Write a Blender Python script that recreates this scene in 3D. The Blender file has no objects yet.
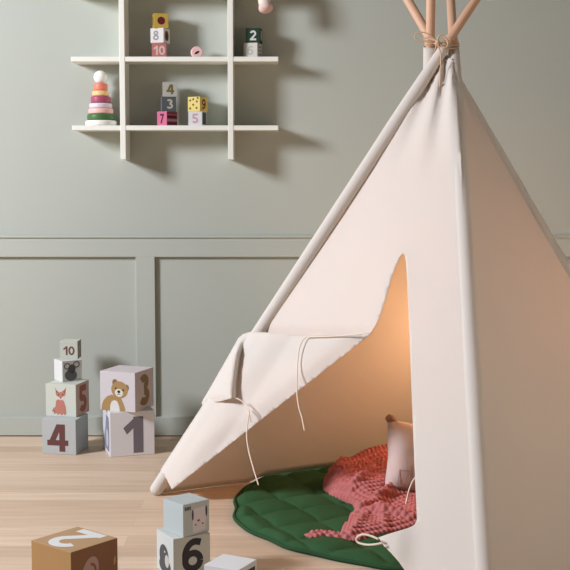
import bpy, bmesh, math, random
from mathutils import Vector, Matrix, noise
random.seed(7)
C = bpy.context.scene.collection
R = math.radians
sc = bpy.context.scene
sc.view_settings.view_transform = 'Standard'
sc.view_settings.look = 'None'
sc.view_settings.gamma = 1
sc.view_settings.exposure = 0.0

# ------------------------------------------------------------------ camera
F, PITCH, CH = 1173.0, R(5.2), 0.925
cam_d = bpy.data.cameras.new('camera'); cam = bpy.data.objects.new('camera', cam_d); C.objects.link(cam)
cam.location = (0, 0, CH); cam.rotation_euler = (R(90) - PITCH, 0, 0)
cam_d.sensor_width = 36; cam_d.lens = F * 36 / 570; cam_d.clip_start = .05
sc.camera = cam
EYE = Vector((0, 0, CH))
def ray(u, v):
    a, b = (u - 285) / F, -(v - 285) / F
    return Vector((a, math.cos(PITCH) + b * math.sin(PITCH), -math.sin(PITCH) + b * math.cos(PITCH)))
def at(u, v, Y):
    d = ray(u, v); return EYE + d * (Y / d.y)
def onz(u, v, z):
    d = ray(u, v); return EYE + d * ((z - CH) / d.z)

# ------------------------------------------------------------------ materials
def lin(c):
    return tuple(((x / 255) / 12.92 if x / 255 <= .04045 else ((x / 255 + .055) / 1.055) ** 2.4) for x in c) + (1,)
def mat(name, rgb, rough=.6, var=0.0, vscale=8, bump=0.0, bscale=200, translucent=0, stretch=None, spec=.3):
    m = bpy.data.materials.new(name); m.use_nodes = True
    nt = m.node_tree; N = nt.nodes; L = nt.links
    p = N['Principled BSDF']; p.inputs['Base Color'].default_value = lin(rgb)
    p.inputs['Roughness'].default_value = rough; p.inputs['Specular IOR Level'].default_value = spec
    tc = N.new('ShaderNodeTexCoord'); src = tc.outputs['Object']
    if stretch:
        mp = N.new('ShaderNodeMapping'); mp.inputs['Scale'].default_value = stretch
        L.new(src, mp.inputs['Vector']); src = mp.outputs['Vector']
    col = None
    nz = N.new('ShaderNodeTexNoise'); nz.inputs['Scale'].default_value = vscale; nz.inputs['Detail'].default_value = 4
    L.new(src, nz.inputs['Vector'])
    mx = N.new('ShaderNodeMix'); mx.data_type = 'RGBA'
    lo = tuple(max(0, c * (1 - var)) for c in lin(rgb)[:3]) + (1,); hi = tuple(min(1, c * (1 + var)) for c in lin(rgb)[:3]) + (1,)
    mx.inputs[6].default_value = lo; mx.inputs[7].default_value = hi
    L.new(nz.outputs['Fac'], mx.inputs[0]); L.new(mx.outputs[2], p.inputs['Base Color'])
    if bump:
        nb = N.new('ShaderNodeTexNoise'); nb.inputs['Scale'].default_value = bscale; nb.inputs['Detail'].default_value = 3
        L.new(src, nb.inputs['Vector'])
        b = N.new('ShaderNodeBump'); b.inputs['Strength'].default_value = bump; b.inputs['Distance'].default_value = .002
        L.new(nb.outputs['Fac'], b.inputs['Height']); L.new(b.outputs['Normal'], p.inputs['Normal'])
    if translucent:
        t = N.new('ShaderNodeBsdfTranslucent'); t.inputs['Color'].default_value = lin((248, 226, 204))
        ms = N.new('ShaderNodeMixShader'); ms.inputs[0].default_value = translucent
        out = N['Material Output']
        L.new(p.outputs[0], ms.inputs[1]); L.new(t.outputs[0], ms.inputs[2]); L.new(ms.outputs[0], out.inputs['Surface'])
    return m

WALL = mat('sage_paint', (178, 182, 172), .7, .015, 3, .06, 90)
TRIM = mat('sage_trim_paint', (179, 183, 173), .55, .01, 3)
SHELF = mat('offwhite_lacquer', (236, 235, 224), .5)
CANVAS = mat('cream_canvas', (238, 233, 226), .9, .02, 6, .25, 700, .30, spec=.1)
WOOD = mat('pale_wood', (216, 172, 142), .5, .12, 20, .05, 60, stretch=(1, 1, .15))
CORD = mat('cream_cord', (238, 220, 202), .8, .05, 200)
TWINE = mat('tan_twine', (214, 178, 146), .8, .1, 200)
GREEN = mat('green_quilt', (50, 86, 52), .8, .08, 30, .25, 500, spec=.15)
GREENP = mat('green_piping', (42, 74, 44), .8, .05, 30, spec=.15)
KNIT = mat('rose_knit', (192, 116, 113), .95, .08, 60, .3, 500, spec=.05)
CUSH = mat('dusty_pink_linen', (212, 190, 183), .9, .04, 40, .3, 600, spec=.1)
THREAD = mat('grey_thread', (170, 145, 140), .9)

# floor: pale oak boards running left to right
def floor_mat():
    m = bpy.data.materials.new('pale_oak_boards'); m.use_nodes = True
    nt = m.node_tree; N = nt.nodes; L = nt.links; p = N['Principled BSDF']
    p.inputs['Roughness'].default_value = .5; p.inputs['Specular IOR Level'].default_value = .25
    tc = N.new('ShaderNodeTexCoord')
    br = N.new('ShaderNodeTexBrick'); br.inputs['Scale'].default_value = 1
    br.inputs['Brick Width'].default_value = 1.1; br.inputs['Row Height'].default_value = .085
    br.inputs['Mortar Size'].default_value = .0007; br.inputs['Mortar Smooth'].default_value = .3
    br.inputs['Color1'].default_value = lin((222, 197, 173)); br.inputs['Color2'].default_value = lin((199, 172, 147))
    br.inputs['Mortar'].default_value = lin((196, 168, 140)); br.offset = .37
    L.new(tc.outputs['Object'], br.inputs['Vector'])
    mp = N.new('ShaderNodeMapping'); mp.inputs['Scale'].default_value = (1.2, 22, 1); L.new(tc.outputs['Object'], mp.inputs['Vector'])
    nz = N.new('ShaderNodeTexNoise'); nz.inputs['Scale'].default_value = 3; nz.inputs['Detail'].default_value = 7; nz.inputs['Roughness'].default_value = .6
    L.new(mp.outputs[0], nz.inputs['Vector'])
    rp = N.new('ShaderNodeValToRGB'); rp.color_ramp.elements[0].position = .3; rp.color_ramp.elements[1].position = .72
    rp.color_ramp.elements[0].color = (.80, .78, .75, 1); rp.color_ramp.elements[1].color = (1.06, 1.06, 1.06, 1)
    L.new(nz.outputs['Fac'], rp.inputs[0])
    mx = N.new('ShaderNodeMix'); mx.data_type = 'RGBA'; mx.blend_type = 'MULTIPLY'; mx.inputs[0].default_value = .8
    L.new(br.outputs['Color'], mx.inputs[6]); L.new(rp.outputs[0], mx.inputs[7]); L.new(mx.outputs[2], p.inputs['Base Color'])
    b = N.new('ShaderNodeBump'); b.inputs['Strength'].default_value = .08; b.inputs['Distance'].default_value = .002
    L.new(nz.outputs['Fac'], b.inputs['Height']); L.new(b.outputs[0], p.inputs['Normal'])
    return m
FLOOR = floor_mat()

# ------------------------------------------------------------------ object helpers
def finish(name, bm, m, parent=None, smooth=False, angle=None):
    me = bpy.data.meshes.new(name); bm.normal_update(); bm.to_mesh(me); bm.free()
    for x in (m if isinstance(m, (list, tuple)) else [m]): me.materials.append(x)
    if smooth:
        for p in me.polygons: p.use_smooth = True
        if angle: me.set_sharp_from_angle(angle=angle)
    o = bpy.data.objects.new(name, me); C.objects.link(o)
    if parent: o.parent = parent
    return o
def thing(name, label, cat, loc=(0, 0, 0), rz=0, group=None):
    o = bpy.data.objects.new(name, None); C.objects.link(o); o.empty_display_size = .05
    o.location = loc; o.rotation_euler = (0, 0, rz)
    return tag(o, label, cat, group)
def tag(o, label, cat, group=None):
    o['label'] = label; o['category'] = cat
    if group: o['group'] = group
    return o
def struct(o):
    o['kind'] = 'structure'; return o
def box(bm, lo, hi, mi=0):
    v = [bm.verts.new((x, y, z)) for x in (lo[0], hi[0]) for y in (lo[1], hi[1]) for z in (lo[2], hi[2])]
    fs = []
    for q in ((0, 1, 3, 2), (4, 6, 7, 5), (0, 4, 5, 1), (2, 3, 7, 6), (0, 2, 6, 4), (1, 5, 7, 3)):
        f = bm.faces.new([v[i] for i in q]); f.material_index = mi; fs.append(f)
    return fs
def boxobj(name, lo, hi, m, parent=None, bev=0):
    bm = bmesh.new(); box(bm, lo, hi)
    if bev: bmesh.ops.bevel(bm, geom=bm.edges[:], offset=bev, segments=2, affect='EDGES', profile=.5)
    bmesh.ops.recalc_face_normals(bm, faces=bm.faces)
    return finish(name, bm, m, parent)
def catmull(pts, n=8):
    pts = [Vector(p) for p in pts]; out = []
    for i in range(len(pts) - 1):
        p0 = pts[max(0, i - 1)]; p1 = pts[i]; p2 = pts[i + 1]; p3 = pts[min(len(pts) - 1, i + 2)]
        for k in range(n):
            t = k / n
            out.append(.5 * ((2 * p1) + (p2 - p0) * t + (2 * p0 - 5 * p1 + 4 * p2 - p3) * t * t + (3 * p1 - p0 - 3 * p2 + p3) * t ** 3))
    out.append(pts[-1]); return out
def tube(bm, pts, r, seg=10, cap=True, closed=False):
    pts = [Vector(p) for p in pts]; n = len(pts); rings = []
    rr = r if isinstance(r, (list, tuple)) else [r] * n
    up = None
    for i in range(n):
        if closed: t = pts[(i + 1) % n] - pts[i - 1]
        else: t = pts[min(n - 1, i + 1)] - pts[max(0, i - 1)]
        t.normalize()
        if up is None:
            up = t.orthogonal().normalized()
        up = (up - t * up.dot(t)).normalized(); w = t.cross(up)
        rings.append([bm.verts.new(pts[i] + (up * math.cos(a) + w * math.sin(a)) * rr[i]) for a in (2 * math.pi * k / seg for k in range(seg))])
    for i in range(n if closed else n - 1):
        a, b = rings[i], rings[(i + 1) % n]
        for k in range(seg):
            bm.faces.new((a[k], a[(k + 1) % seg], b[(k + 1) % seg], b[k]))
    if cap and not closed:
        bm.faces.new(rings[0][::-1]); bm.faces.new(rings[-1])
def lathe(bm, prof, seg=48, c=(0, 0, 0), mi=0):
    rings = []
    for r, z in prof:
        if r < 1e-6: rings.append([bm.verts.new((c[0], c[1], c[2] + z))])
        else: rings.append([bm.verts.new((c[0] + r * math.cos(2 * math.pi * k / seg), c[1] + r * math.sin(2 * math.pi * k / seg), c[2] + z)) for k in range(seg)])
    for a, b in zip(rings, rings[1:]):
        for k in range(seg):
            k2 = (k + 1) % seg
            if len(a) == 1 and len(b) == 1: continue
            if len(a) == 1: f = bm.faces.new((a[0], b[k2], b[k]))
            elif len(b) == 1: f = bm.faces.new((a[k], a[k2], b[0]))
            else: f = bm.faces.new((a[k], a[k2], b[k2], b[k]))
            f.material_index = mi
    bmesh.ops.recalc_face_normals(bm, faces=bm.faces)

# ------------------------------------------------------------------ printed marks (flat ink on a box face)
def arc(cx, cy, rx, ry, a0, a1, n=20):
    return [(cx + rx * math.cos(R(a0 + (a1 - a0) * i / n)), cy + ry * math.sin(R(a0 + (a1 - a0) * i / n))) for i in range(n + 1)]
def ribbon(pts, w):
    """constant-width stroke with mitred joints and butt ends -> list of quads"""
    P = [Vector(p) for p in pts]; n = len(P); Lf, Rt = [], []
    for i in range(n):
        d0 = (P[i] - P[i - 1]).normalized() if i > 0 else None
        d1 = (P[i + 1] - P[i]).normalized() if i < n - 1 else None
        d0 = d0 or d1; d1 = d1 or d0
        n0 = Vector((-d0.y, d0.x)); n1 = Vector((-d1.y, d1.x)); m = n0 + n1
        m = m.normalized() if m.length > 1e-6 else n0
        k = (w / 2) / max(.45, m.dot(n0))
        Lf.append(P[i] + m * k); Rt.append(P[i] - m * k)
    return [(Rt[i], Rt[i + 1], Lf[i + 1], Lf[i]) for i in range(n - 1)]
def digit(ch, w=.19):
    """strokes (lists of quads) of a bold geometric digit in a cell 0..W by 0..1"""
    h = w / 2; V = Vector
    if ch == "1": return .5, [[(V((.40 - w * .5, 0)), V((.40 + w * .6, 0)), V((.40 + w * .6, 1)), V((.40 - w * .5, 1)))], [(V((.0, .70)), V((.10, .70 - w * .72)), V((.44, 1 - w * .62)), V((.34, 1)))]]
    if ch == '2':
        return .66, [ribbon(arc(.33, .68, .33 - h, .32 - h, 165, -28, 18) + [(.12, h * 1.1)], w), ribbon([(.01, h), (.66, h)], w)]
    if ch == '3':
        return .66, [ribbon(arc(.29, .735, .32 - h, .265 - h, 150, -90, 18), w), ribbon(arc(.30, .29, .36 - h, .29 - h, 90, -150, 20), w)]
    if ch == '4':
        return .80, [[(V((.36, 1)), V((.0, .22)), V((w * 1.15, .22)), V((.36 + w * 1.15, 1)))], ribbon([(.0, .22 + h), (.80, .22 + h)], w), [(V((.46, 0)), V((.46 + w * 1.1, 0)), V((.46 + w * 1.1, 1)), V((.46, 1)))]]
    if ch == '5':
        return .66, [ribbon([(.62, 1 - h), (.12, 1 - h)], w), ribbon([(.16, 1), (.13, .50)], w), ribbon([(.12, .56)] + arc(.31, .32, .35 - h, .32 - h, 105, -150, 22), w)]
    if ch == '6':
        return .68, [ribbon(arc(.34, .33, .34 - h, .33 - h, 0, 360, 30), w), ribbon([(.60, .86)] + arc(.42, .50, .42 - h, .50 - h, 80, 178, 14) + [(h, .33)], w)]
    if ch == '7': return .64, [ribbon([(.02, 1 - h), (.64, 1 - h)], w), ribbon([(.53, 1 - h), (.18, 0)], w)]
    if ch == '8':
        return .66, [ribbon(arc(.33, .75, .28 - h, .25 - h, 0, 360, 26), w), ribbon(arc(.33, .28, .33 - h, .28 - h, 0, 360, 28), w)]
    if ch == '9':
        W, q = digit('6', w); return W, [[tuple(Vector((.68 - p.x, 1 - p.y)) for p in f) for f in r] for r in q]
    if ch == '0': return .70, [ribbon(arc(.35, .5, .35 - h, .5 - h, 0, 360, 32), w)]
def ell(cx, cy, rx, ry, rot=0, n=28):
    a = R(rot)
    return [(cx + rx * math.cos(t) * math.cos(a) - ry * math.sin(t) * math.sin(a), cy + rx * math.cos(t) * math.sin(a) + ry * math.sin(t) * math.cos(a)) for t in (2 * math.pi * i / n for i in range(n))]
class Print:
    """flat ink on one face; face coordinates a,b run 0..1 (right, up)"""
    def __init__(s): s.bm = bmesh.new(); s.m = []; s.layer = 0
    def mi(s, m):
        if m not in s.m: s.m.append(m)
        return s.m.index(m)
    def poly(s, pts, m, layer=None):
        if layer is None: s.layer += 1; layer = s.layer
        try:
            f = s.bm.faces.new([s.bm.verts.new((p[0], p[1], layer)) for p in pts]); f.material_index = s.mi(m)
        except ValueError: pass
    def quads(s, qs, m, fn):
        s.layer += 1
        for q in qs: s.poly([fn(p) for p in q], m, s.layer)
    def text(s, txt, cx, cy, H, m, w=.19, gap=.12):
        ds = [digit(c, w) for c in txt]; W = sum(d[0] for d in ds) + gap * (len(ds) - 1); x = -W / 2
        for Wd, qs in ds:
            [s.quads(q, m, lambda p, x=x: (cx + (p[0] + x) * H, cy + (p[1] - .5) * H)) for q in qs]; x += Wd + gap
        return s
    def stroke(s, pts, w, m):
        s.layer += 1
        for q in ribbon(pts, w): s.poly(q, m, s.layer)
        return s
    def build(s, name, face, size, parent, label=None):
        """face: 'f' = -y side, 'l' = -x side, 't' = top (right = +y, up = -x)"""
        h = size / 2
        lift = .00025
        for v in s.bm.verts:
            a, b, k = v.co; k = k * .00006 + lift
            a = (a - .5) * size; b = b * size
            if face == 'f': v.co = (a, -h - k, b)
            elif face == 'l': v.co = (-h - k, -a, b)
            else: v.co = (-(b - h), a, size + k)
        bmesh.ops.triangulate(s.bm, faces=[f for f in s.bm.faces if len(f.verts) > 4])
        bmesh.ops.recalc_face_normals(s.bm, faces=s.bm.faces)
        ref = {'f': Vector((0, -1, 0)), 'l': Vector((-1, 0, 0)), 't': Vector((0, 0, 1))}[face]
        for f in s.bm.faces:
            if f.normal.dot(ref) < 0: f.normal_flip()
        o = finish(name, s.bm, s.m, parent)
        if label: o['label'] = label
        return o
INKS = {}
def ink(r, g, b):
    k = (r, g, b)
    if k not in INKS: INKS[k] = mat('ink_%d_%d_%d' % k, tuple(c * .86 for c in k), .7, .01)
    return INKS[k]
def cube(name, label, cat, loc, rz, s, top, front, left, group=None, back=None):
    """toy cube on loc (centre of its base): colours per visible side"""
    t = thing(name, label, cat, loc, rz, group)
    bm = bmesh.new(); h = s / 2
    box(bm, (-h, -h, 0), (h, h, s))
    bmesh.ops.bevel(bm, geom=bm.edges[:], offset=s * .008 + .0002, segments=2, affect='EDGES', profile=.5)
    bmesh.ops.recalc_face_normals(bm, faces=bm.faces)
    ms = []
    def mid(c):
        m = ink(*c)
        if m not in ms: ms.append(m)
        return ms.index(m)
    back = back or front
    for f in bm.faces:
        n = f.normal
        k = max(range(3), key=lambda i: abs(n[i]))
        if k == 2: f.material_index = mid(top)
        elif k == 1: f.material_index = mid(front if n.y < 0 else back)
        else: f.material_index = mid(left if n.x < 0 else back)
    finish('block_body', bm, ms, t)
    return t

# ------------------------------------------------------------------ the room
YW, YF = 4.165, 4.150          # recessed wall plane, face of the wainscot frame
def face_z(v): return at(285, v, YF).z
z_top, z_rail, z_base = face_z(237.5), face_z(257), face_z(417)
struct(boxobj('floor', (-4, -1.2, -.05), (4, YW + .02, 0), FLOOR))
struct(boxobj('wall_back', (-4, YW, -.05), (4, YW + .12, 3.0), WALL))
struct(boxobj('trim_1', (-4, YF, z_rail), (4, YW + .002, z_top), TRIM, bev=.0015))
struct(boxobj('trim_2', (-4, YF - .006, z_top - .001), (4, YW + .002, z_top + .006), TRIM, bev=.0015))
struct(boxobj('baseboard_back', (-4, YF, .004), (4, YW + .002, z_base), TRIM, bev=.0015))
x0, x1 = at(136, 300, YF).x, at(155, 300, YF).x
n = 3
for k in range(-4, 6):
    pitch = .8
    xa = x0 + k * pitch; 
    struct(boxobj('trim_%d' % n, (xa, YF + .0004, z_base - .002), (xa + x1 - x0, YW + .002, z_rail + .002), TRIM, bev=.0012)); n += 1

# ------------------------------------------------------------------ wall shelf
YS = 4.053                      # front edge of the boards
def sx(u): return at(u, 127, YS).x
def sz(v): return at(285, v, YS).z
TH = .0165
zb = [sz(125.4), sz(56.6), sz(-12)]   # tops of the three boards
shelf = thing('wall_shelf', 'off-white lattice wall shelf of thin boards and uprights holding toy blocks', 'shelf', (sx(175), YW, zb[0]))
SL = shelf.location
for z in zb:
    boxobj('shelf_board', (sx(72) - SL.x, YS - YW, z - TH - SL.z), (sx(278.3) - SL.x, -.0005, z - SL.z), SHELF, shelf, .0012)
for u in (120.2, 228.0):
    X = sx(u)
    boxobj('upright', (X - SL.x, YS - .0012 - YW, sz(159.5) - SL.z), (X + .0185 - SL.x, -.0005, sz(-60) - SL.z), SHELF, shelf, .0012)
def shelf_pos(u, i, Y=4.105):
    p = at(u, 90 if i == 0 else 40, Y); return Vector((p.x, Y, zb[i]))

S = .0495
LT, DK = (236, 232, 226), (60, 40, 40)
def small(label, u, lvl, k, rz, top, front, left, Y=4.105, dz=0):
    p = shelf_pos(u, lvl, Y); p.z += k * S + .0002 * (k + 1)
    return cube('toy_block', label, 'block', p, R(rz), S, top, front, left, 'small toy blocks on the wall shelf')
# upper compartment: pink 10, white 8, yellow with a dot
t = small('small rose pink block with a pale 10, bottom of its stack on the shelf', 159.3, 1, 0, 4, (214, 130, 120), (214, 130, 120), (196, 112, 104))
Print().text('10', .5, .48, .62, ink(243, 214, 204), .2).build('numeral', 'f', S, t)
t = small('small white block with a grey 8, between yellow and pink blocks', 160.2, 1, 1, -20, LT, (240, 236, 230), (240, 236, 230))
Print().text('8', .42, .5, .66, ink(160, 156, 160), .17).build('numeral', 'f', S, t)
bm_ = Print(); bm_.poly(ell(.5, .5, .3, .36), ink(120, 92, 40)); bm_.poly(ell(.5, .5, .16, .22), ink(80, 50, 34))
o = bm_.build('animal_print', 'f', S, t)
o.rotation_euler = (0, 0, R(90)); o['label'] = 'brown oval print'
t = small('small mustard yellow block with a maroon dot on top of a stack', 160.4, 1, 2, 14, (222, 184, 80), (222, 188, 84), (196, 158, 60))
p = Print(); p.poly(ell(.5, .5, .27, .27), ink(112, 28, 44)); p.build('dot', 'f', S, t)
p = Print(); p.poly([(.35, .25), (.65, .25), (.65, .8), (.35, .8)], ink(90, 60, 40)); p.build('bar_print', 'l', S, t)
# upper right: cream 6 and green 2
t = small('small cream block with a faint grey 6 under the dark green block', 252.6, 1, 0, -16, LT, (232, 226, 214), (232, 226, 214))
Print().text('6', .48, .48, .62, ink(196, 192, 184), .17).build('numeral', 'f', S, t)
p = Print()
for q in (.25, .5, .75): p.poly([(.2, q - .07), (.8, q - .07), (.8, q + .05), (.2, q + .05)], ink(170, 166, 156))
o = p.build('stripe_print', 'f', S, t); o.rotation_euler = (0, 0, R(90))
t = small('small dark green block with a white 2, right end of the shelf', 254.2, 1, 1, -8, (30, 62, 44), (26, 60, 42), (26, 60, 42))
Print().text('2', .5, .5, .68, ink(232, 236, 228), .19).build('numeral', 'f', S, t)
p = Print(); p.poly([(.25, .2), (.75, .2), (.75, .85), (.25, .85)], ink(206, 204, 190)); o = p.build('bar_print', 'f', S, t); o.rotation_euler = (0, 0, R(90))
# lower compartment
t = small('small pink block with a dark 7 and maroon stripes, bottom of its stack', 167.0, 0, 0, 48, (214, 110, 140), (206, 120, 136), (222, 116, 150))
Print().text('7', .5, .5, .66, ink(92, 20, 44), .19).build('numeral', 'l', S, t)
p = Print()
for a_, b_, c_ in ((.08, .26, (120, 36, 60)), (.34, .44, (226, 160, 160)), (.5, .72, (110, 28, 50)), (.8, .94, (150, 70, 84))): p.poly([(0.04, a_), (.96, a_), (.96, b_), (.04, b_)], ink(*c_))
p.build('stripe_print', 'f', S, t)
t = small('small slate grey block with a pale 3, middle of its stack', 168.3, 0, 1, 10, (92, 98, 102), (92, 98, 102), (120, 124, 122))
Print().text('3', .56, .5, .66, ink(206, 204, 176), .19).build('numeral', 'f', S, t)
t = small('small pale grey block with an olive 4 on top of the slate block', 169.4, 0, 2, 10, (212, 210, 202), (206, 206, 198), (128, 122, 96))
Print().text('4', .52, .5, .68, ink(128, 116, 54), .2).build('numeral', 'f', S, t)
t = small('small white block with a pink 5 under the dotted yellow block', 197.2, 0, 0, -14, LT, (232, 228, 226), (226, 222, 220))
Print().text('5', .5, .5, .66, ink(214, 160, 170), .18).build('numeral', 'f', S, t)
p = Print(); p.poly([(.1, .1), (.9, .1), (.9, .95), (.1, .95)], ink(70, 76, 72)); o = p.build('bar_print', 'f', S, t); o.rotation_euler = (0, 0, R(90))
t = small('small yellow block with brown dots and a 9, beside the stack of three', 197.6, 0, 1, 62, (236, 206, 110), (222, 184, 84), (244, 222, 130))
Print().text('9', .5, .5, .7, ink(86, 44, 26), .19).build('numeral', 'f', S, t)
p = Print()
for a_, b_ in ((.2, .75), (.45, .82), (.75, .66), (.45, .45), (.2, .2), (.72, .22), (.82, .9)): p.poly(ell(a_, b_, .075, .075), ink(110, 78, 36))
p.build('dot_print', 'l', S, t)
# the small round pink toy
pk = mat('pale_pink_wood', (236, 190, 186), .5)
q = shelf_pos(196.6, 1, 4.11)
t = thing('toy_ring', 'small pale pink rounded wooden toy with a dark slot on the shelf', 'toy', q, R(8))
bm = bmesh.new()
for y, rr in ((-.014, .017), (-.016, .0195)): pass
NS = 32
rings = []
for y, rr in ((-.015, 0.0), (-.015, .0175), (-.012, .0205), (.012, .0205), (.015, .0175), (.015, 0)):
    rings.append([bm.verts.new((rr * math.cos(2 * math.pi * k / NS), y, .0205 + rr * math.sin(2 * math.pi * k / NS) * (.92 if math.sin(2 * math.pi * k / NS) > 0 else 1))) for k in range(NS)] if rr else [bm.verts.new((0, y, .0205))])
for a_, b_ in zip(rings, rings[1:]):
    for k in range(NS):
        k2 = (k + 1) % NS
        if len(a_) == 1: bm.faces.new((a_[0], b_[k], b_[k2]))
        elif len(b_) == 1: bm.faces.new((a_[k], b_[0], a_[k2]))
        else: bm.faces.new((a_[k], b_[k], b_[k2], a_[k2]))
bmesh.ops.recalc_face_normals(bm, faces=bm.faces)
finish('ring_body', bm, pk, t, True, R(40))
p = Print(); p.poly(ell(.5, .42, .22, .085, 32), ink(60, 28, 34)); p.poly(ell(.42, .2, .2, .07, 20), ink(250, 236, 232))
o = p.build('slot', 'f', .043, t, 'dark slanted slot'); o.location = (0, .0062, 0)

# stacking ring tower
q = shelf_pos(100.6, 0, 4.108)
t = thing('stacking_tower', 'wooden stacking tower of coloured rings with a white ball on top', 'toy', q)
def ringpart(name, r, z0, z1, rgb):
    bm = bmesh.new(); e = min(.006, (z1 - z0) * .42); hh = [ (r - e + e * math.sin(R(a)), z0 + e - e * math.cos(R(a))) for a in range(0, 91, 15)] + [(r - e + e * math.cos(R(a)), z1 - e + e * math.sin(R(a))) for a in range(0, 91, 15)]
    lathe(bm, [(.004, z0)] + hh + [(.004, z1)])
    return finish(name, bm, mat('paint_%d_%d_%d' % rgb, rgb, .4), t, True, R(50))
px = .00352
ringpart('base', 15.2 * px, 0, 5.4 * px, (240, 238, 232))
for r, a_, b_, c_ in ((13.6, 5.4, 11.6, (74, 112, 62)), (12.2, 11.6, 17.2, (232, 184, 176)), (11.2, 17.2, 22.2, (214, 206, 212)), (9.8, 22.2, 29, (168, 78, 104)), (8.2, 29, 34.4, (234, 196, 138)), (7.0, 34.4, 41.5, (226, 130, 108))):
    ringpart('ring', r * px, a_ * px, b_ * px, c_)
bm = bmesh.new(); rb = 6.6 * px; lathe(bm, [(max(0, rb * math.sin(R(a))), 41.0 * px + rb - rb * math.cos(R(a))) for a in range(0, 181, 10)])
finish('ball', bm, mat('white_ball_paint', (238, 238, 232), .4), t, True)

# soft toy sitting on the top board, its leg hanging down
q = at(262, -13, 4.10); q.z = zb[2]
t = thing('soft_toy', 'cream soft toy sitting on the top shelf board with a pink foot dangling', 'soft toy', (q.x, 4.10, zb[2]))
cr = mat('cream_plush', (236, 226, 214), .95, .04, 60); pkp = mat('pink_plush', (226, 196, 188), .95, .04, 60)
e0 = Vector(at(261.5, -13, 4.04)) - t.location; e1 = Vector(at(265.2, 5, 4.035)) - t.location; e2 = Vector(at(266.2, 9.5, 4.028)) - t.location
bm = bmesh.new(); tube(bm, catmull([(0, .02, .022), (e0.x, e0.y + .005, .020), (e0.x, e0.y - .012, .006), tuple(e1)], 6), .0215, 14)
finish('leg', bm, cr, t, True)
bm = bmesh.new(); d = (e2 - e1).normalized()
tube(bm, [e1 - d * .002, e1 + d * .008, e1 + d * .016, e1 + d * .022, e1 + d * .0255], [.0218, .0245, .0245, .019, .008], 16)
finish('foot', bm, pkp, t, True)
bm = bmesh.new(); lathe(bm, [(0, 0), (.03, .001), (.04, .02), (.038, .06), (.026, .09), (.02, .1), (.032, .115), (.036, .14), (.025, .165), (0, .172)], 24, (0, .02, 0))
finish('torso', bm, cr, t, True)

# ------------------------------------------------------------------ big number boxes on the floor
GB = 'large stacking boxes on the floor'
def big(label, x, y, a, s, z, top, front, left):
    return cube('stacking_box', label, 'box', (x, y, z), R(a), s, top, front, left, GB)
E_ = .0002
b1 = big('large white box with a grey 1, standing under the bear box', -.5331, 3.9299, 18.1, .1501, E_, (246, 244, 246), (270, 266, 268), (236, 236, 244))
p = Print(); p.text('1', .50, .47, .82, ink(140, 132, 140), .25); p.build('numeral', 'f', .1501, b1)
p = Print(); p.poly([(.35, .1), (.32, .4), (.42, .6), (.5, .85), (.6, .9), (.66, .8), (.8, .86), (.88, .78), (.84, .55), (.9, .3), (.85, .08)], ink(150, 152, 172)); p.poly(ell(.62, .36, .16, .2), ink(214, 212, 222)); p.build('animal_print', 'l', .1501, b1)
b3 = big('pale lilac box with a brown bear and a 3, on the box with a 1', -.5348, 3.9237, 69.2, .1325, .1501 + 2 * E_, (244, 230, 230), (242, 222, 220), (232, 225, 228))
Print().text('3', .50, .5, .80, ink(172, 136, 98), .25).build('numeral', 'f', .1325, b3)
p = Print(); br, brd, wh, dk = ink(186, 150, 96), ink(150, 116, 74), ink(246, 240, 232), ink(58, 44, 42)
p.poly([(.03, .0), (.05, .14), (.10, .26), (.2, .36), (.32, .41), (.5, .40), (.6, .34), (.66, .22), (.72, .05), (.7, .0)], br)
p.poly([(.28, .0), (.29, .14), (.33, .24), (.41, .28), (.49, .25), (.54, .14), (.56, .0)], wh)
p.poly(ell(.43, .73, .075, .085), brd); p.poly(ell(.75, .61, .075, .085), brd)
p.poly(ell(.56, .55, .235, .215, -12), br); p.poly(ell(.54, .47, .115, .10, -10), wh)
p.poly(ell(.54, .50, .045, .035), dk); p.poly(ell(.455, .585, .024, .028), dk); p.poly(ell(.665, .545, .024, .028), dk)
p.stroke([(.54, .48), (.54, .44), (.49, .42)], .014, dk); p.stroke([(.54, .44), (.59, .43)], .014, dk)
p.build('bear_print', 'l', .1325, b3)
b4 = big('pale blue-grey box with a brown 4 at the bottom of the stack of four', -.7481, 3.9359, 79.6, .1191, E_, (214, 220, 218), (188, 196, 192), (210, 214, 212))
Print().text('4', .46, .47, .78, ink(120, 74, 70), .2).build('numeral', 'l', .1191, b4)
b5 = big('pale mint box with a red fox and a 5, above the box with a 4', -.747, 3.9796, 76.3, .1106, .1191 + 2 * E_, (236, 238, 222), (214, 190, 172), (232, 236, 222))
Print().text('5', .52, .5, .84, ink(172, 106, 90), .24).build('numeral', 'f', .1106, b5)
p = Print(); fx, fxd = ink(214, 140, 120), ink(172, 100, 90)
p.poly([(.28, .06), (.30, .18), (.26, .2), (.24, .12), (.2, .14), (.24, .24), (.32, .30), (.34, .48), (.42, .54), (.52, .54), (.6, .48), (.66, .3), (.68, .1), (.62, .04), (.58, .09), (.52, .03), (.46, .09), (.4, .04), (.34, .1)], fx)
p.poly([(.33, .84), (.37, .80), (.43, .76), (.52, .76), (.58, .80), (.64, .86), (.66, .7), (.6, .58), (.5, .53), (.4, .57), (.34, .68)], fx)
p.poly([(.31, .90), (.37, .79), (.42, .77), (.36, .72)], fxd); p.poly([(.68, .92), (.63, .80), (.57, .77), (.65, .72)], fxd)
p.poly([(.36, .64), (.43, .60), (.49, .56), (.55, .60), (.63, .65), (.6, .56), (.5, .5), (.41, .54)], wh)
for a_ in (.43, .57): p.poly(ell(a_, .68, .018, .022), dk)
p.poly(ell(.5, .57, .022, .018), dk)
p.build('fox_print', 'l', .1106, b5)
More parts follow.
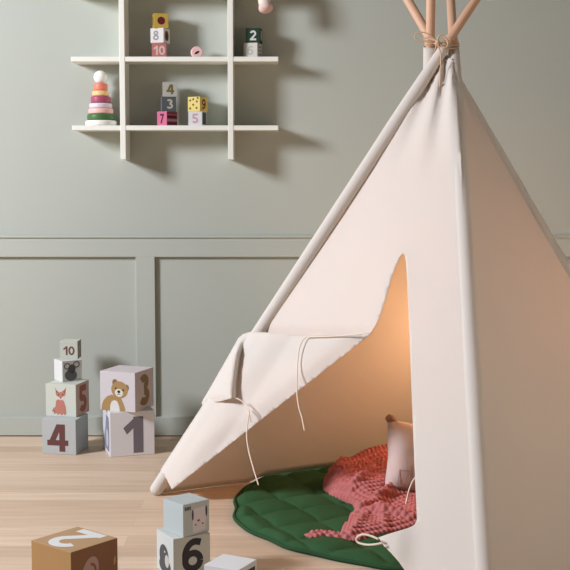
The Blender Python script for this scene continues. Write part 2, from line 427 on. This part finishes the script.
bk = big('small white box with a grey big-eared animal, third in the stack of four', -.7505, 4.0132, 33.6, .0721, .1191 + .1106 + 3 * E_, (240, 240, 236), (236, 236, 232), (244, 244, 242))
p = Print(); gy, gyd = ink(112, 112, 112), ink(92, 92, 94)
p.stroke(arc(.25, .74, .14, .13, 0, 360, 22), .055, gy); p.stroke(arc(.72, .80, .14, .13, 0, 360, 22), .055, gy)
p.poly(ell(.43, .30, .31, .27, -10), gy); p.poly(ell(.48, .60, .19, .22, -12), gyd); p.poly(ell(.52, .44, .06, .07), ink(74, 74, 78))
for i_ in range(5): p.poly([(.62 + i_ * .07, .06), (.66 + i_ * .07, .06), (.66 + i_ * .07, .11), (.62 + i_ * .07, .11)], ink(150, 150, 146))
p.build('animal_print', 'f', .0721, bk)
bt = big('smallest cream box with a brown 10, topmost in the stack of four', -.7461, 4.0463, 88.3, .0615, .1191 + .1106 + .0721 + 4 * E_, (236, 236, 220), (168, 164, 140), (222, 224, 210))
Print().text('10', .5, .47, .50, ink(128, 88, 76), .19, .1).build('numeral', 'l', .0615, bt)
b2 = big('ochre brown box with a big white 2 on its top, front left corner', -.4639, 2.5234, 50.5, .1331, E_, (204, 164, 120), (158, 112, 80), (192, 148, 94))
Print().text('2', .5, .5, .92, ink(252, 250, 246), .19).build('numeral', 't', .1331, b2)
p = Print(); p.poly(ell(.40, .58, .17, .25, -18), ink(206, 172, 162)); p.stroke(arc(.42, .58, .09, .12, 100, -120, 14), .045, ink(158, 112, 80)); p.stroke([(.30, .40), (.34, .62)], .035, ink(158, 112, 80)); p.build('animal_print', 'f', .1331, b2)
p = Print(); p.poly([(.90, .55), (.95, .6), (.95, .72), (.91, .68)], ink(214, 172, 96)); p.build('leaf_print', 'f', .1331, b2)
b6 = big('pale grey box with a dark 6, under the grey box with a rabbit', -.2407, 2.7077, 30.2, .0949, E_, (226, 228, 222), (228, 228, 216), (230, 234, 228))
Print().text('6', .52, .52, .84, ink(64, 60, 66), .2).build('numeral', 'f', .0949, b6)
p = Print(); p.poly(ell(.45, .42, .27, .3, 12), gyd); p.poly(ell(.5, .2, .34, .2), gyd); p.poly(ell(.62, .34, .12, .16), ink(222, 214, 204)); p.poly(ell(.5, .55, .03, .03), ink(230, 230, 226)); p.build('animal_print', 'l', .0949, b6)
bb = big('small blue-grey box with a white and pink rabbit face, on the box with a 6', -.2331, 2.7089, 42.4, .0772, .0949 + 2 * E_, (206, 214, 212), (214, 220, 214), (210, 220, 218))
p = Print()
p.poly([(.36, .05), (.35, .6), (.38, .80), (.82, .83), (.86, .6), (.84, .08), (.6, .04)], ink(250, 236, 236))
p.poly(ell(.36, .62, .035, .17), ink(84, 80, 92)); p.poly(ell(.88, .66, .035, .17), ink(84, 80, 92))
p.poly(ell(.58, .42, .05, .035), ink(176, 84, 92)); p.poly(ell(.47, .3, .028, .03), ink(84, 78, 90)); p.poly(ell(.74, .3, .028, .03), ink(84, 78, 90))
for i_ in range(4): p.poly([(.06 + i_ * .06, .80), (.105 + i_ * .06, .80), (.105 + i_ * .06, .91), (.06 + i_ * .06, .91)], ink(110, 112, 114))
p.build('rabbit_print', 'f', .0772, bb)
bw = big('white topped box in front of the grey 6 box, cut by the bottom edge', -.1199, 2.5118, 62.6, .085, E_, (254, 252, 252), (236, 238, 236), (244, 244, 246))
p = Print(); p.poly([(.36, .06), (.36, .86), (.90, .86), (.90, .06)], ink(66, 74, 66)); p.build('dark_print', 'f', .085, bw)

# ------------------------------------------------------------------ the play tent
FLb, FRb, BRb, BLb = Vector((-.387, 3.37, 0)), Vector((.436, 2.462, 0)), onz(712, 523, 0), Vector((.46, 3.80, 0))
Q = {'FL': at(446, 45, 3.335), 'FR': at(453.4, 45, 3.372), 'BL': at(430.2, 45, 3.355), 'BR': at(434, 45, 3.40)}
POLES = {'FL': (FLb, Q['FL']), 'FR': (FRb, Q['FR']), 'BR': (BRb, Q['BR']), 'BL': (BLb, Q['BL'])}
TC = Vector((.42, 3.22, 0)); MC = Vector((.41, 3.245, 0)); MR = .556
tent = thing('play_tent', 'cream canvas play tent on four wooden poles with an open door flap', 'tent', TC)
def pl(k, t):
    b, q = POLES[k]; return b.lerp(q, t)
def T(v): return Vector(v) - TC
for k in POLES:
    b, q = POLES[k]; d = (q - b).normalized()
    bm = bmesh.new(); end = pl(k, 1.19); a = b + d * .012
    tube(bm, [T(a), T(a + d * .004), T(end - d * .004), T(end)], [.010, .0128, .0128, .010], 18)
    finish('pole', bm, WOOD, tent, True, R(40))
# sleeves
for k, t0, t1 in (('FL', .003, .998), ('FR', .003, .982), ('BR', .003, .96), ('BL', .003, .988)):
    bm = bmesh.new(); pts = []; rr = []
    for i in range(44):
        t = t0 + (t1 - t0) * max(0, i - 4) / 39 + .0022 * min(i, 4)
        pts.append(T(pl(k, t))); rr.append((.0185 - .004 * max(0, (t - .88) / .1) * (k in ('FR', 'FL'))) * (.38, .68, .86, .95, 1)[min(i, 4)] + .0012 * noise.noise(Vector((t * 14, ord(k[1]), 3))))
    tube(bm, pts, rr, 18, cap=False)
    o = finish('pole_sleeve', bm, CANVAS, tent, True)
    s = o.modifiers.new('solid', 'SOLIDIFY'); s.thickness = .001; s.offset = 1
def sm(a, b, x):
    t = max(0, min(1, (x - a) / (b - a))); return t * t * (3 - 2 * t)
# whole panels
def panel(name, ka, kb, sag, t1=.965, out=.006):
    bm = bmesh.new(); ns, nt = 40, 60; g = []
    mid = (pl(ka, .4) + pl(kb, .4)) / 2
    nrm = (pl(kb, 0) - pl(ka, 0)).cross(pl(ka, 1) - pl(ka, 0)).normalized()
    if nrm.dot(mid - Vector((.45, 3.3, .5))) < 0: nrm = -nrm
    for i in range(ns + 1):
        row = []
        for j in range(nt + 1):
            s = i / ns; g0 = pl(ka, 0).lerp(pl(kb, 0), s)
            t0 = .0003 + .0135 * sm(MR + .03, MR + .005, (g0 - MC).length)
            t = t0 + (t1 - t0) * j / nt
            p = pl(ka, t).lerp(pl(kb, t), s)
            w = math.sin(math.pi * s) ** .7
            d = -sag * w * (1 - t) * (.35 + t * 1.6) + .006 * w * noise.noise(Vector((s * 3.2, t * 2.2, 5.5)))
            d += .010 * math.sin(s * 14) * max(0, (t - .55) / .4) ** 1.5 * (1 - t) * 1.6
            row.append(bm.verts.new(T(p + nrm * (d + out * (1 - sm(.9, 1, t))))))
        g.append(row)
    for i in range(ns):
        for j in range(nt): bm.faces.new((g[i][j], g[i + 1][j], g[i + 1][j + 1], g[i][j + 1]))
    bmesh.ops.recalc_face_normals(bm, faces=bm.faces)
    o = finish(name, bm, CANVAS, tent, True)
    s = o.modifiers.new('solid', 'SOLIDIFY'); s.thickness = .0012; s.offset = 0
    return o
panel('side_panel', 'FR', 'BR', .014, out=.011)
panel('side_panel', 'FL', 'BL', .010)
panel('rear_panel', 'BL', 'BR', .012)
# the front plane, for the cut-out door panel
FQ = (Q['FL'] + Q['FR']) / 2
FN = (FRb - FLb).cross(FQ - FLb).normalized()
if FN.dot(EYE - FLb) < 0: FN = -FN
def onfront(u, v, off=0.0):
    d = ray(u, v); n_ = FN
    return EYE + d * ((FLb + n_ * off - EYE).dot(n_) / d.dot(n_))
def sheet(poly, step, depth):
    """fine mesh of an outline on the front plane; depth(u, v) lifts it off the plane"""
    bm = bmesh.new()
    f = bm.faces.new([bm.verts.new((u, v, 0)) for u, v in poly])
    bmesh.ops.triangulate(bm, faces=[f])
    us = [p[0] for p in poly]; vs = [p[1] for p in poly]
    x = min(us) + step
    while x < max(us):
        bmesh.ops.bisect_plane(bm, geom=bm.verts[:] + bm.edges[:] + bm.faces[:], plane_co=(x, 0, 0), plane_no=(1, 0, 0), dist=1e-5); x += step
    y = min(vs) + step
    while y < max(vs):
        bmesh.ops.bisect_plane(bm, geom=bm.verts[:] + bm.edges[:] + bm.faces[:], plane_co=(0, y, 0), plane_no=(0, 1, 0), dist=1e-5); y += step
    bmesh.ops.remove_doubles(bm, verts=bm.verts, dist=1e-4)
    for v in bm.verts:
        u_, v_ = v.co.x, v.co.y
        v.co = T(onfront(u_, v_, depth(u_, v_)))
    bmesh.ops.recalc_face_normals(bm, faces=bm.faces)
    if sum((f.normal.dot(FN) * f.calc_area() for f in bm.faces)) < 0: bmesh.ops.reverse_faces(bm, faces=bm.faces[:])
    return bm
def seg_dist(p, a, b):
    p, a, b = Vector(p), Vector(a), Vector(b); t = max(0, min(1, (p - a).dot(b - a) / (b - a).length_squared))
    return (p - a - (b - a) * t).length
slit = [(371, 332.5), (376, 325), (380, 316), (384, 304), (388, 291), (392, 276), (396.5, 264.5), (400.5, 256), (402.8, 253.6), (404.6, 255), (406, 262), (407.6, 285), (409, 320), (410.6, 360), (412, 400), (413.6, 440), (415.2, 480), (416.8, 512), (417, 520), (414.5, 525), (409, 527.8), (402, 530), (390, 533.5), (378.5, 537.5)]
hem = [(384, 546), (392, 554), (399, 562), (406, 572), (416, 583), (432, 592), (450, 598), (486.5, 609)]
def poleu(v): return 446 + (153 - 446) * (v - 45) / (494 - 45)
front_poly = [(450, 58), (445, 58), (poleu(372), 372), (300, 360), (368, 337)] + slit + hem + [(455.5, 62)]
def front_depth(u, v):
    a = (u - 450) / max(20, v - 30)
    d = .004 * noise.noise(Vector((u / 90, v / 140, 2))) + .005 * sm(60, 110, v) - .014 * sm(322, 340, v) * (1 - sm(365, 385, u))
    d += .010 * math.sin(a * 24 + 1.2) * (1 - sm(62, 190, v))
    # the loose lower corner of the right half swings outwards
    d += .022 * sm(60, 0, seg_dist((u, v), (378, 538), (382, 545))) * (1 - sm(395, 425, u))
    # the turned-out edge above the flap
    d += .004 * sm(26, 0, seg_dist((u, v), (371, 333), (396, 266)))
    return d
o = finish('front_panel', sheet(front_poly, 4, front_depth), CANVAS, tent, True)
s = o.modifiers.new('solid', 'SOLIDIFY'); s.thickness = .0012; s.offset = 0
# the left half of the door, folded back over the pole
flap_poly = [(372, 332), (350, 334), (330, 335.2), (310, 335.6), (290, 334.6), (270, 332.8), (254, 331.5)] + [(poleu(v) - 8.2, v) for v in range(338, 476, 12)] + [(164, 474), (172, 489.5)] + [(172 + (370 - 172) * k / 10, 489.5 + (334.8 - 489.5) * k / 10) for k in range(1, 11)]
def side(u, v):        # signed pixels to the right of the pole's centre line
    ax, ay, bx, by = 446, 45, 153, 494
    return ((bx - ax) * (v - ay) - (by - ay) * (u - ax)) / math.hypot(bx - ax, by - ay) * -1
def crease(u, v): return seg_dist((u, v), (162, 497), (371, 334))
def flap_depth(u, v):
    s_ = side(u, v); rad = 7.6
    tubez = .021 * math.sqrt(max(0, 1 - (s_ / (rad * 1.12)) ** 2)) if abs(s_) < rad * 1.12 else 0
    d = max(.004, tubez + .001)
    d = max(d, .021 * sm(40, 7, s_)) if s_ > 0 else d
    c = crease(u, v)
    d += .006 * sm(0, 22, c) + .003 * noise.noise(Vector((u / 40, v / 40, 8)))
    d -= .012 * (1 - sm(0, 20, c) ** .6) ** 1.4 * sm(170, 290, u)
    return d
o = finish('door_flap', sheet(flap_poly, 3, flap_depth), CANVAS, tent, True)
s = o.modifiers.new('solid', 'SOLIDIFY'); s.thickness = .0012; s.offset = 0
flap = o
# its turned-over end, a curl standing off the pole
end_poly = [(262, 331), (250, 332), (243, 334), (238.5, 338), (229, 355), (219, 372.5), (209, 390), (203, 400), (201.6, 404), (204, 406), (211, 403), (222, 401), (229, 399), (239, 398), (240.5, 384), (243, 366), (248, 348), (257, 337)]
def end_right(v): return 237.5 + 8.5 * max(0, (398 - v) / 60) ** 1.5
def end_depth(u, v):
    e = end_right(v); lft = 201.6 + (240 - 201.6) * (404 - v) / (404 - 337)
    d = .030 + .024 * sm(e - 32, e - 7, u) * sm(334, 352, v)
    k = sm(e - 7, e + 1, u); d = d * (1 - k) + .018 * k
    d -= .024 * (1 - sm(0, 7, u - lft)) ** 2
    d -= .012 * sm(393, 404, v) * (1 - sm(e - 12, e - 4, u))
    return d * (.6 + .4 * sm(331, 348, v))
o = finish('flap_fold', sheet(end_poly, 2, end_depth), CANVAS, flap, True)
s = o.modifiers.new('solid', 'SOLIDIFY'); s.thickness = .0012; s.offset = 0
# ties
def tie(name, pts, r, m=CORD, par=tent, off=.02, n=8, raw=False):
    bm = bmesh.new(); P = [T(p) if raw else T(onfront(p[0], p[1], p[2] if len(p) > 2 else off)) for p in pts]
    tube(bm, catmull(P, n), r, 8)
    return finish(name, bm, m, par, True)
tie('tie_cord', [(372, 332.5, .014), (350, 335, .016), (330, 336.4, .016), (312, 337, .016), (305, 338, .02), (300, 346, .024), (298, 358, .022), (297, 376, .022), (297, 394, .022), (299, 408, .022), (302, 418, .022), (304.5, 431, .022)], .0017)
tie('tie_cord', [(236, 398, .05), (240, 400, .045), (246, 405, .035), (249, 412, .035), (247.5, 424, .035), (246.7, 437, .035), (249, 452, .035), (253, 467, .035), (256, 477, .035), (258.5, 485, .035)], .0017)
tie('tie_cord', [(251, 422, .02), (249, 414, .03), (245, 407, .032)], .0016)
tie('tie_cord', [(378, 539, .05), (371, 536, .055), (363, 534.5, .06), (357, 537.5, .06), (357.5, 542, .055), (365, 544.5, .05), (374, 544.5, .048), (382, 543, .045)], .0026)
tie('tie_cord', [(417, 476, -.02), (413, 481, -.03), (409.5, 489, -.03), (407.5, 497, -.03), (406, 504, -.03)], .0022)
# twine lashing the poles
def ringaround(k, t, r, turns, h):
    b, q = POLES[k]; d = (q - b).normalized(); c = pl(k, t); u = d.orthogonal().normalized(); w = d.cross(u)
    return [c + d * (h * i / (turns * 16)) + (u * math.cos(i * math.pi / 8) + w * math.sin(i * math.pi / 8)) * r for i in range(turns * 16 + 1)]
for k, t, tr, h in (('BL', 1.0, 3, .014), ('FR', .995, 3, .016), ('FL', 1.002, 4, .02)):
    bm = bmesh.new(); tube(bm, [T(p) for p in ringaround(k, t, .0145, tr, h)], .0022, 6)
    finish('lashing', bm, TWINE, tent, True)
Yk = 3.31
def ax(u, v, dy=0): return at(u, v, Yk + dy)
bm = bmesh.new()
for dz in (-2, 1):
    tube(bm, catmull([T(ax(424, 40 + dz * .6, .06)), T(ax(427, 39 + dz, .02)), T(ax(436, 43 + dz, 0)), T(ax(447, 47 + dz, -.01)), T(ax(456, 47 + dz, .03)), T(ax(459, 46 + dz * .6, .09))], 6), .0024, 6)
finish('lashing', bm, TWINE, tent, True)
bm = bmesh.new()
tube(bm, catmull([T(ax(*p)) for p in ((437, 41), (428, 41), (419, 40.5), (415, 38), (415.5, 34.5), (420, 32.5), (427, 33.5), (437, 41))], 6), .0019, 6)
tube(bm, catmull([T(ax(u, v, -.01)) for u, v in ((437, 41), (440, 35), (445, 37), (448, 43), (446, 48), (442, 46), (438, 42))], 6), .0026, 6)
tube(bm, catmull([T(ax(u, v, -.01)) for u, v in ((437, 41), (436, 47), (434, 52))], 6), .002, 6)
tube(bm, catmull([T(ax(u, v, -.012)) for u, v in ((437, 41), (439, 48), (441, 56), (440.5, 70), (440, 84), (439.5, 95))], 6), .0019, 6)
bmesh.ops.create_icosphere(bm, subdivisions=2, radius=.007, matrix=Matrix.Translation(T(ax(437.5, 42, -.01))))
finish('bow', bm, TWINE, tent, True)

# ------------------------------------------------------------------ quilted mat
mat_o = thing('floor_mat', 'round dark green quilted floor mat in the tent doorway', 'mat', MC)
bm = bmesh.new(); NR, NA = 130, 420; A0 = R(25); CELL = .122
def mat_r(a): return MR * (1 + .007 * math.sin(a * 13 + .6) + .008 * math.sin(a * 7 + 2) + .004 * math.sin(a * 23))
def mat_h(x, y):
    a = x * math.cos(A0) + y * math.sin(A0); b = -x * math.sin(A0) * 1 + y * math.cos(A0)
    a += .008 * noise.noise(Vector((x * 6, y * 6, 1))); b += .008 * noise.noise(Vector((x * 6, y * 6, 9)))
    qa = abs(math.sin(math.pi * a / CELL)); qb = abs(math.sin(math.pi * (b + .03) / CELL))
    return .004 + .018 * (min(qa, 1) ** .33) * (qb ** .33) + .0025 * noise.noise(Vector((x * 22, y * 22, 4)))
gr = []
for j in range(NA):
    th = 2 * math.pi * j / NA; rr = mat_r(th); row = []
    for i in range(1, NR + 1):
        f = i / NR; x, y = rr * f * math.cos(th), rr * f * math.sin(th)
        e = sm(0, .03, rr * (1 - f))
        row.append(bm.verts.new((x, y, .003 + mat_h(x, y) * (.25 + .75 * e) - (.002 if i == NR else 0))))
    gr.append(row)
c0 = bm.verts.new((0, 0, .003 + mat_h(0, 0)))
for j in range(NA):
    a_, b_ = gr[j], gr[(j + 1) % NA]
    bm.faces.new((c0, a_[0], b_[0]))
    for i in range(NR - 1): bm.faces.new((a_[i], a_[i + 1], b_[i + 1], b_[i]))
bot = [bm.verts.new((r_[-1].co.x, r_[-1].co.y, .001)) for r_ in gr]
for j in range(NA): bm.faces.new((gr[j][-1], bot[j], bot[(j + 1) % NA], gr[(j + 1) % NA][-1]))
bm.faces.new(bot[::-1])
bmesh.ops.recalc_face_normals(bm, faces=bm.faces)
finish('quilted_top', bm, GREEN, mat_o, True)
bm = bmesh.new()
tube(bm, [(mat_r(a) * math.cos(a), mat_r(a) * math.sin(a), .0062) for a in (2 * math.pi * j / NA for j in range(NA))], .0052, 8, closed=True)
finish('piping', bm, GREENP, mat_o, True)

# ------------------------------------------------------------------ cushion
cu = thing('cushion', 'dusty pink linen cushion leaning in the tent behind the blanket', 'cushion', (.376, 3.245, .034), R(14))
bm = bmesh.new(); n_ = 36; W_, H_, D_ = .205, .205, .045
gf = []
for sgn in (-1, 1):
    g = []
    for i in range(n_ + 1):
        row = []
        for j in range(n_ + 1):
            a, b = -1 + 2 * i / n_, -1 + 2 * j / n_
            pin = 1 - .10 * (1 - abs(b)) * abs(a) ** 3; pinb = 1 - .06 * (1 - abs(a)) * abs(b) ** 3
            w_ = ((1 - a ** 4) * (1 - b ** 4)) ** .55
            row.append(bm.verts.new((a * W_ / 2 * pin, sgn * D_ * w_ * (1 + .12 * noise.noise(Vector((a * 2, b * 2, sgn)))), H_ / 2 + b * H_ / 2 * pinb)))
        g.append(row)
    gf.append(g)
for g in gf:
    for i in range(n_):
        for j in range(n_): bm.faces.new((g[i][j], g[i + 1][j], g[i + 1][j + 1], g[i][j + 1]))
bmesh.ops.remove_doubles(bm, verts=bm.verts, dist=1e-5)
bmesh.ops.recalc_face_normals(bm, faces=bm.faces)
c_body = finish('cushion_cover', bm, CUSH, cu, True)
bm = bmesh.new()
tube(bm, catmull([(-.070, .0, .185), (-.086, 0, .200), (-.095, 0, .208), (-.101, 0, .198)], 5), [.012] * 6 + [.013] * 5 + [.012, .011, .010, .006, .003], 12)
finish('corner_ear', bm, mat('brown_linen', (168, 132, 116), .9), cu, True)
def cf(a, b):   # a point on the cushion's front
    w_ = ((1 - a ** 4) * (1 - b ** 4)) ** .55
    return Vector((a * W_ / 2 * .98, -D_ * w_ * 1.08 - .001, H_ / 2 + b * H_ / 2))
bm = bmesh.new()
for path in ([(-.55, -.8), (-.55, -.1)], [(-.75, -.75), (-.75, -.38), (-.45, -.38), (-.45, -.78)], [(-.35, -.8), (-.35, -.35), (.2, -.35), (.2, -.8)], [(-.22, -.8), (-.22, -.5)]):
    tube(bm, [cf(path[i][0] + (path[i + 1][0] - path[i][0]) * k / 6, path[i][1] + (path[i + 1][1] - path[i][1]) * k / 6) for i in range(len(path) - 1) for k in range(6)] + [cf(*path[-1])], .0008, 6)
finish('stitching', bm, THREAD, cu, True)
cu.rotation_euler = (R(-16), R(8), R(14))

# ------------------------------------------------------------------ knitted blanket
BL_OUT = [(305, 534, .024), (316, 529.5, .03), (326, 531, .026), (340, 533.5, .026), (344, 523, .03), (351, 511, .035), (361, 505, .04), (352, 499, .04), (342, 494, .04), (331, 489, .04), (323, 481, .045), (324, 473, .055), (331, 466, .065), (345, 463.5, .075), (357, 459, .08), (373, 452, .095), (385, 446, .105), (395, 443, .11), (420, 448, .10), (440, 470, .08), (445, 500, .05), (432, 520, .03), (417, 527, .03), (400, 531, .026), (380, 536, .024), (365, 539.5, .022), (350, 540, .022), (338, 538.5, .022), (325, 537, .022), (310, 537.5, .022)]
outl = [onz(u, v, z * .93) for u, v, z in BL_OUT]
bm = bmesh.new()
f = bm.faces.new([bm.verts.new((p.x, p.y, 0)) for p in outl]); bmesh.ops.triangulate(bm, faces=[f])
xs = [p.x for p in outl]; ys = [p.y for p in outl]; st = .0027
k_ = min(xs) + st
while k_ < max(xs):
    bmesh.ops.bisect_plane(bm, geom=bm.verts[:] + bm.edges[:] + bm.faces[:], plane_co=(k_, 0, 0), plane_no=(1, 0, 0), dist=1e-6); k_ += st
k_ = min(ys) + st
while k_ < max(ys):
    bmesh.ops.bisect_plane(bm, geom=bm.verts[:] + bm.edges[:] + bm.faces[:], plane_co=(0, k_, 0), plane_no=(0, 1, 0), dist=1e-6); k_ += st
bmesh.ops.remove_doubles(bm, verts=bm.verts, dist=1e-5)
o2 = [Vector((p.x, p.y)) for p in outl]; no = len(o2)
def edge_info(p):
    best = (9, 0)
    for i in range(no):
        a, b = o2[i], o2[(i + 1) % no]; t = max(0, min(1, (p - a).dot(b - a) / (b - a).length_squared)); d = (p - a - (b - a) * t).length
        if d < best[0]: best = (d, BL_OUT[i][2] * (1 - t) + BL_OUT[(i + 1) % no][2] * t)
    return best
FOLDS = [((361, 505, .05), (396, 478, .09), .030, .016), ((361, 505, .05), (330, 470, .06), .014, .022), ((345, 463, .08), (395, 447, .11), .022, .020), ((374, 504, .06), (420, 512, .06), .024, .014), ((350, 490, .05), (372, 470, .08), .018, .012), ((366, 508, .05), (350, 535, .03), .010, .012), ((335, 478, .06), (368, 462, .09), .012, .014), ((380, 503, .05), (386, 530, .03), .008, .010)]
FO = []
for a, b, h, w in FOLDS:
    a, b = onz(*a), onz(*b); FO.append((Vector((a.x, a.y)), Vector((b.x, b.y)), h, w))
ymin, ymax = min(ys), max(ys)
for v in bm.verts:
    p = Vector((v.co.x, v.co.y)); d, ze = edge_info(p)
    t_ = (p.y - ymin) / (ymax - ymin)
    z = .014 + .070 * sm(.25, 1, t_)
    for a, b, h, w in FO:
        q_ = max(0, min(1, (p - a).dot(b - a) / (b - a).length_squared)); dd = (p - a - (b - a) * q_).length
        z += h * math.exp(-(dd / w) ** 2)
    z += .010 * noise.noise(Vector((p.x * 16, p.y * 13, 2)))
    e = sm(0, .06, d) ** .45
    v.co.z = .020 + max(0, z) * e + .004 * min(1, d / .006)
bm.normal_update()
bm.verts.index_update()
mv = []
for v in bm.verts:
    n_ = v.normal if v.normal.z > 0 else -v.normal
    a_ = v.co.x * .85 + v.co.y * .52; b_ = -v.co.x * .52 + v.co.y * .85
    k_ = (abs(math.sin(a_ * math.pi / .0140)) * abs(math.sin(b_ * math.pi / .0175))) ** .7
    mv.append(n_ * (.0085 * k_ - .003))
for v, o_ in zip(bm.verts, mv): v.co += o_ * .9
# the blanket is pressed down wherever the cushion rests on it
from mathutils.bvhtree import BVHTree
bpy.context.view_layer.update()
trees = []
for o in cu.children:
    me = o.data; mw = o.matrix_world
    trees.append(BVHTree.FromPolygons([mw @ v.co for v in me.vertices], [tuple(p.vertices) for p in me.polygons]))
for v in bm.verts:
    lim = 9
    for dx, dy in ((0, 0), (.006, 0), (-.006, 0), (0, .006), (0, -.006), (.012, 0), (-.012, 0), (0, .012), (0, -.012), (.008, .008), (-.008, .008), (.008, -.008), (-.008, -.008)):
        for tr in trees:
            h_ = tr.ray_cast(Vector((v.co.x + dx, v.co.y + dy, -1)), Vector((0, 0, 1)))
            if h_[0] is not None: lim = min(lim, h_[0].z)
    v.co.z = max(.0185, min(v.co.z, lim - .004))
boundary = [e for e in bm.edges if len(e.link_faces) == 1]
r_ = bmesh.ops.extrude_edge_only(bm, edges=boundary)
for v in r_['geom']:
    if isinstance(v, bmesh.types.BMVert): v.co.z = .0175
bmesh.ops.holes_fill(bm, edges=[e for e in bm.edges if len(e.link_faces) == 1], sides=0)
org = Vector((.3, 3.3, .0))
for v in bm.verts: v.co -= org
bmesh.ops.recalc_face_normals(bm, faces=bm.faces)
if sum(f.normal.z for f in bm.faces) < 0: bmesh.ops.reverse_faces(bm, faces=bm.faces[:])
bl = finish('knitted_blanket', bm, KNIT, None, True); bl.location = org
tag(bl, 'rose pink waffle-knit blanket crumpled on the green mat inside the tent', 'blanket')

# ------------------------------------------------------------------ light
def area(name, loc, target, size, power, color, sy=None):
    l = bpy.data.lights.new(name, 'AREA'); l.energy = power; l.color = color; l.shape = 'RECTANGLE'; l.size = size; l.size_y = sy or size
    o = bpy.data.objects.new(name, l); C.objects.link(o); o.location = loc
    o.rotation_euler = (Vector(target) - Vector(loc)).to_track_quat('-Z', 'Y').to_euler(); return o
area('window_light', (-3.15, 2.1, 2.2), (.1, 3.5, .7), .65, 160, (.965, .995, 1.085), .75)
o = area('added_side_fill', (2.3, 1.5, 1.0), (.76, 2.82, .62), .8, 4.2, (1, .84, .70)); o.data.spread = R(85)  # unseen warm fill, added to brighten the tent's right side
l = bpy.data.lights.new('tent_lamp', 'POINT'); l.energy = 8.5; l.color = (1, .54, .28); l.shadow_soft_size = .08
o = bpy.data.objects.new('tent_lamp', l); C.objects.link(o); o.location = (.64, 3.45, .44)
w = bpy.data.worlds.new('world'); sc.world = w; w.use_nodes = True
bg = w.node_tree.nodes['Background']; bg.inputs[0].default_value = (1, .97, .88, 1); bg.inputs[1].default_value = .11
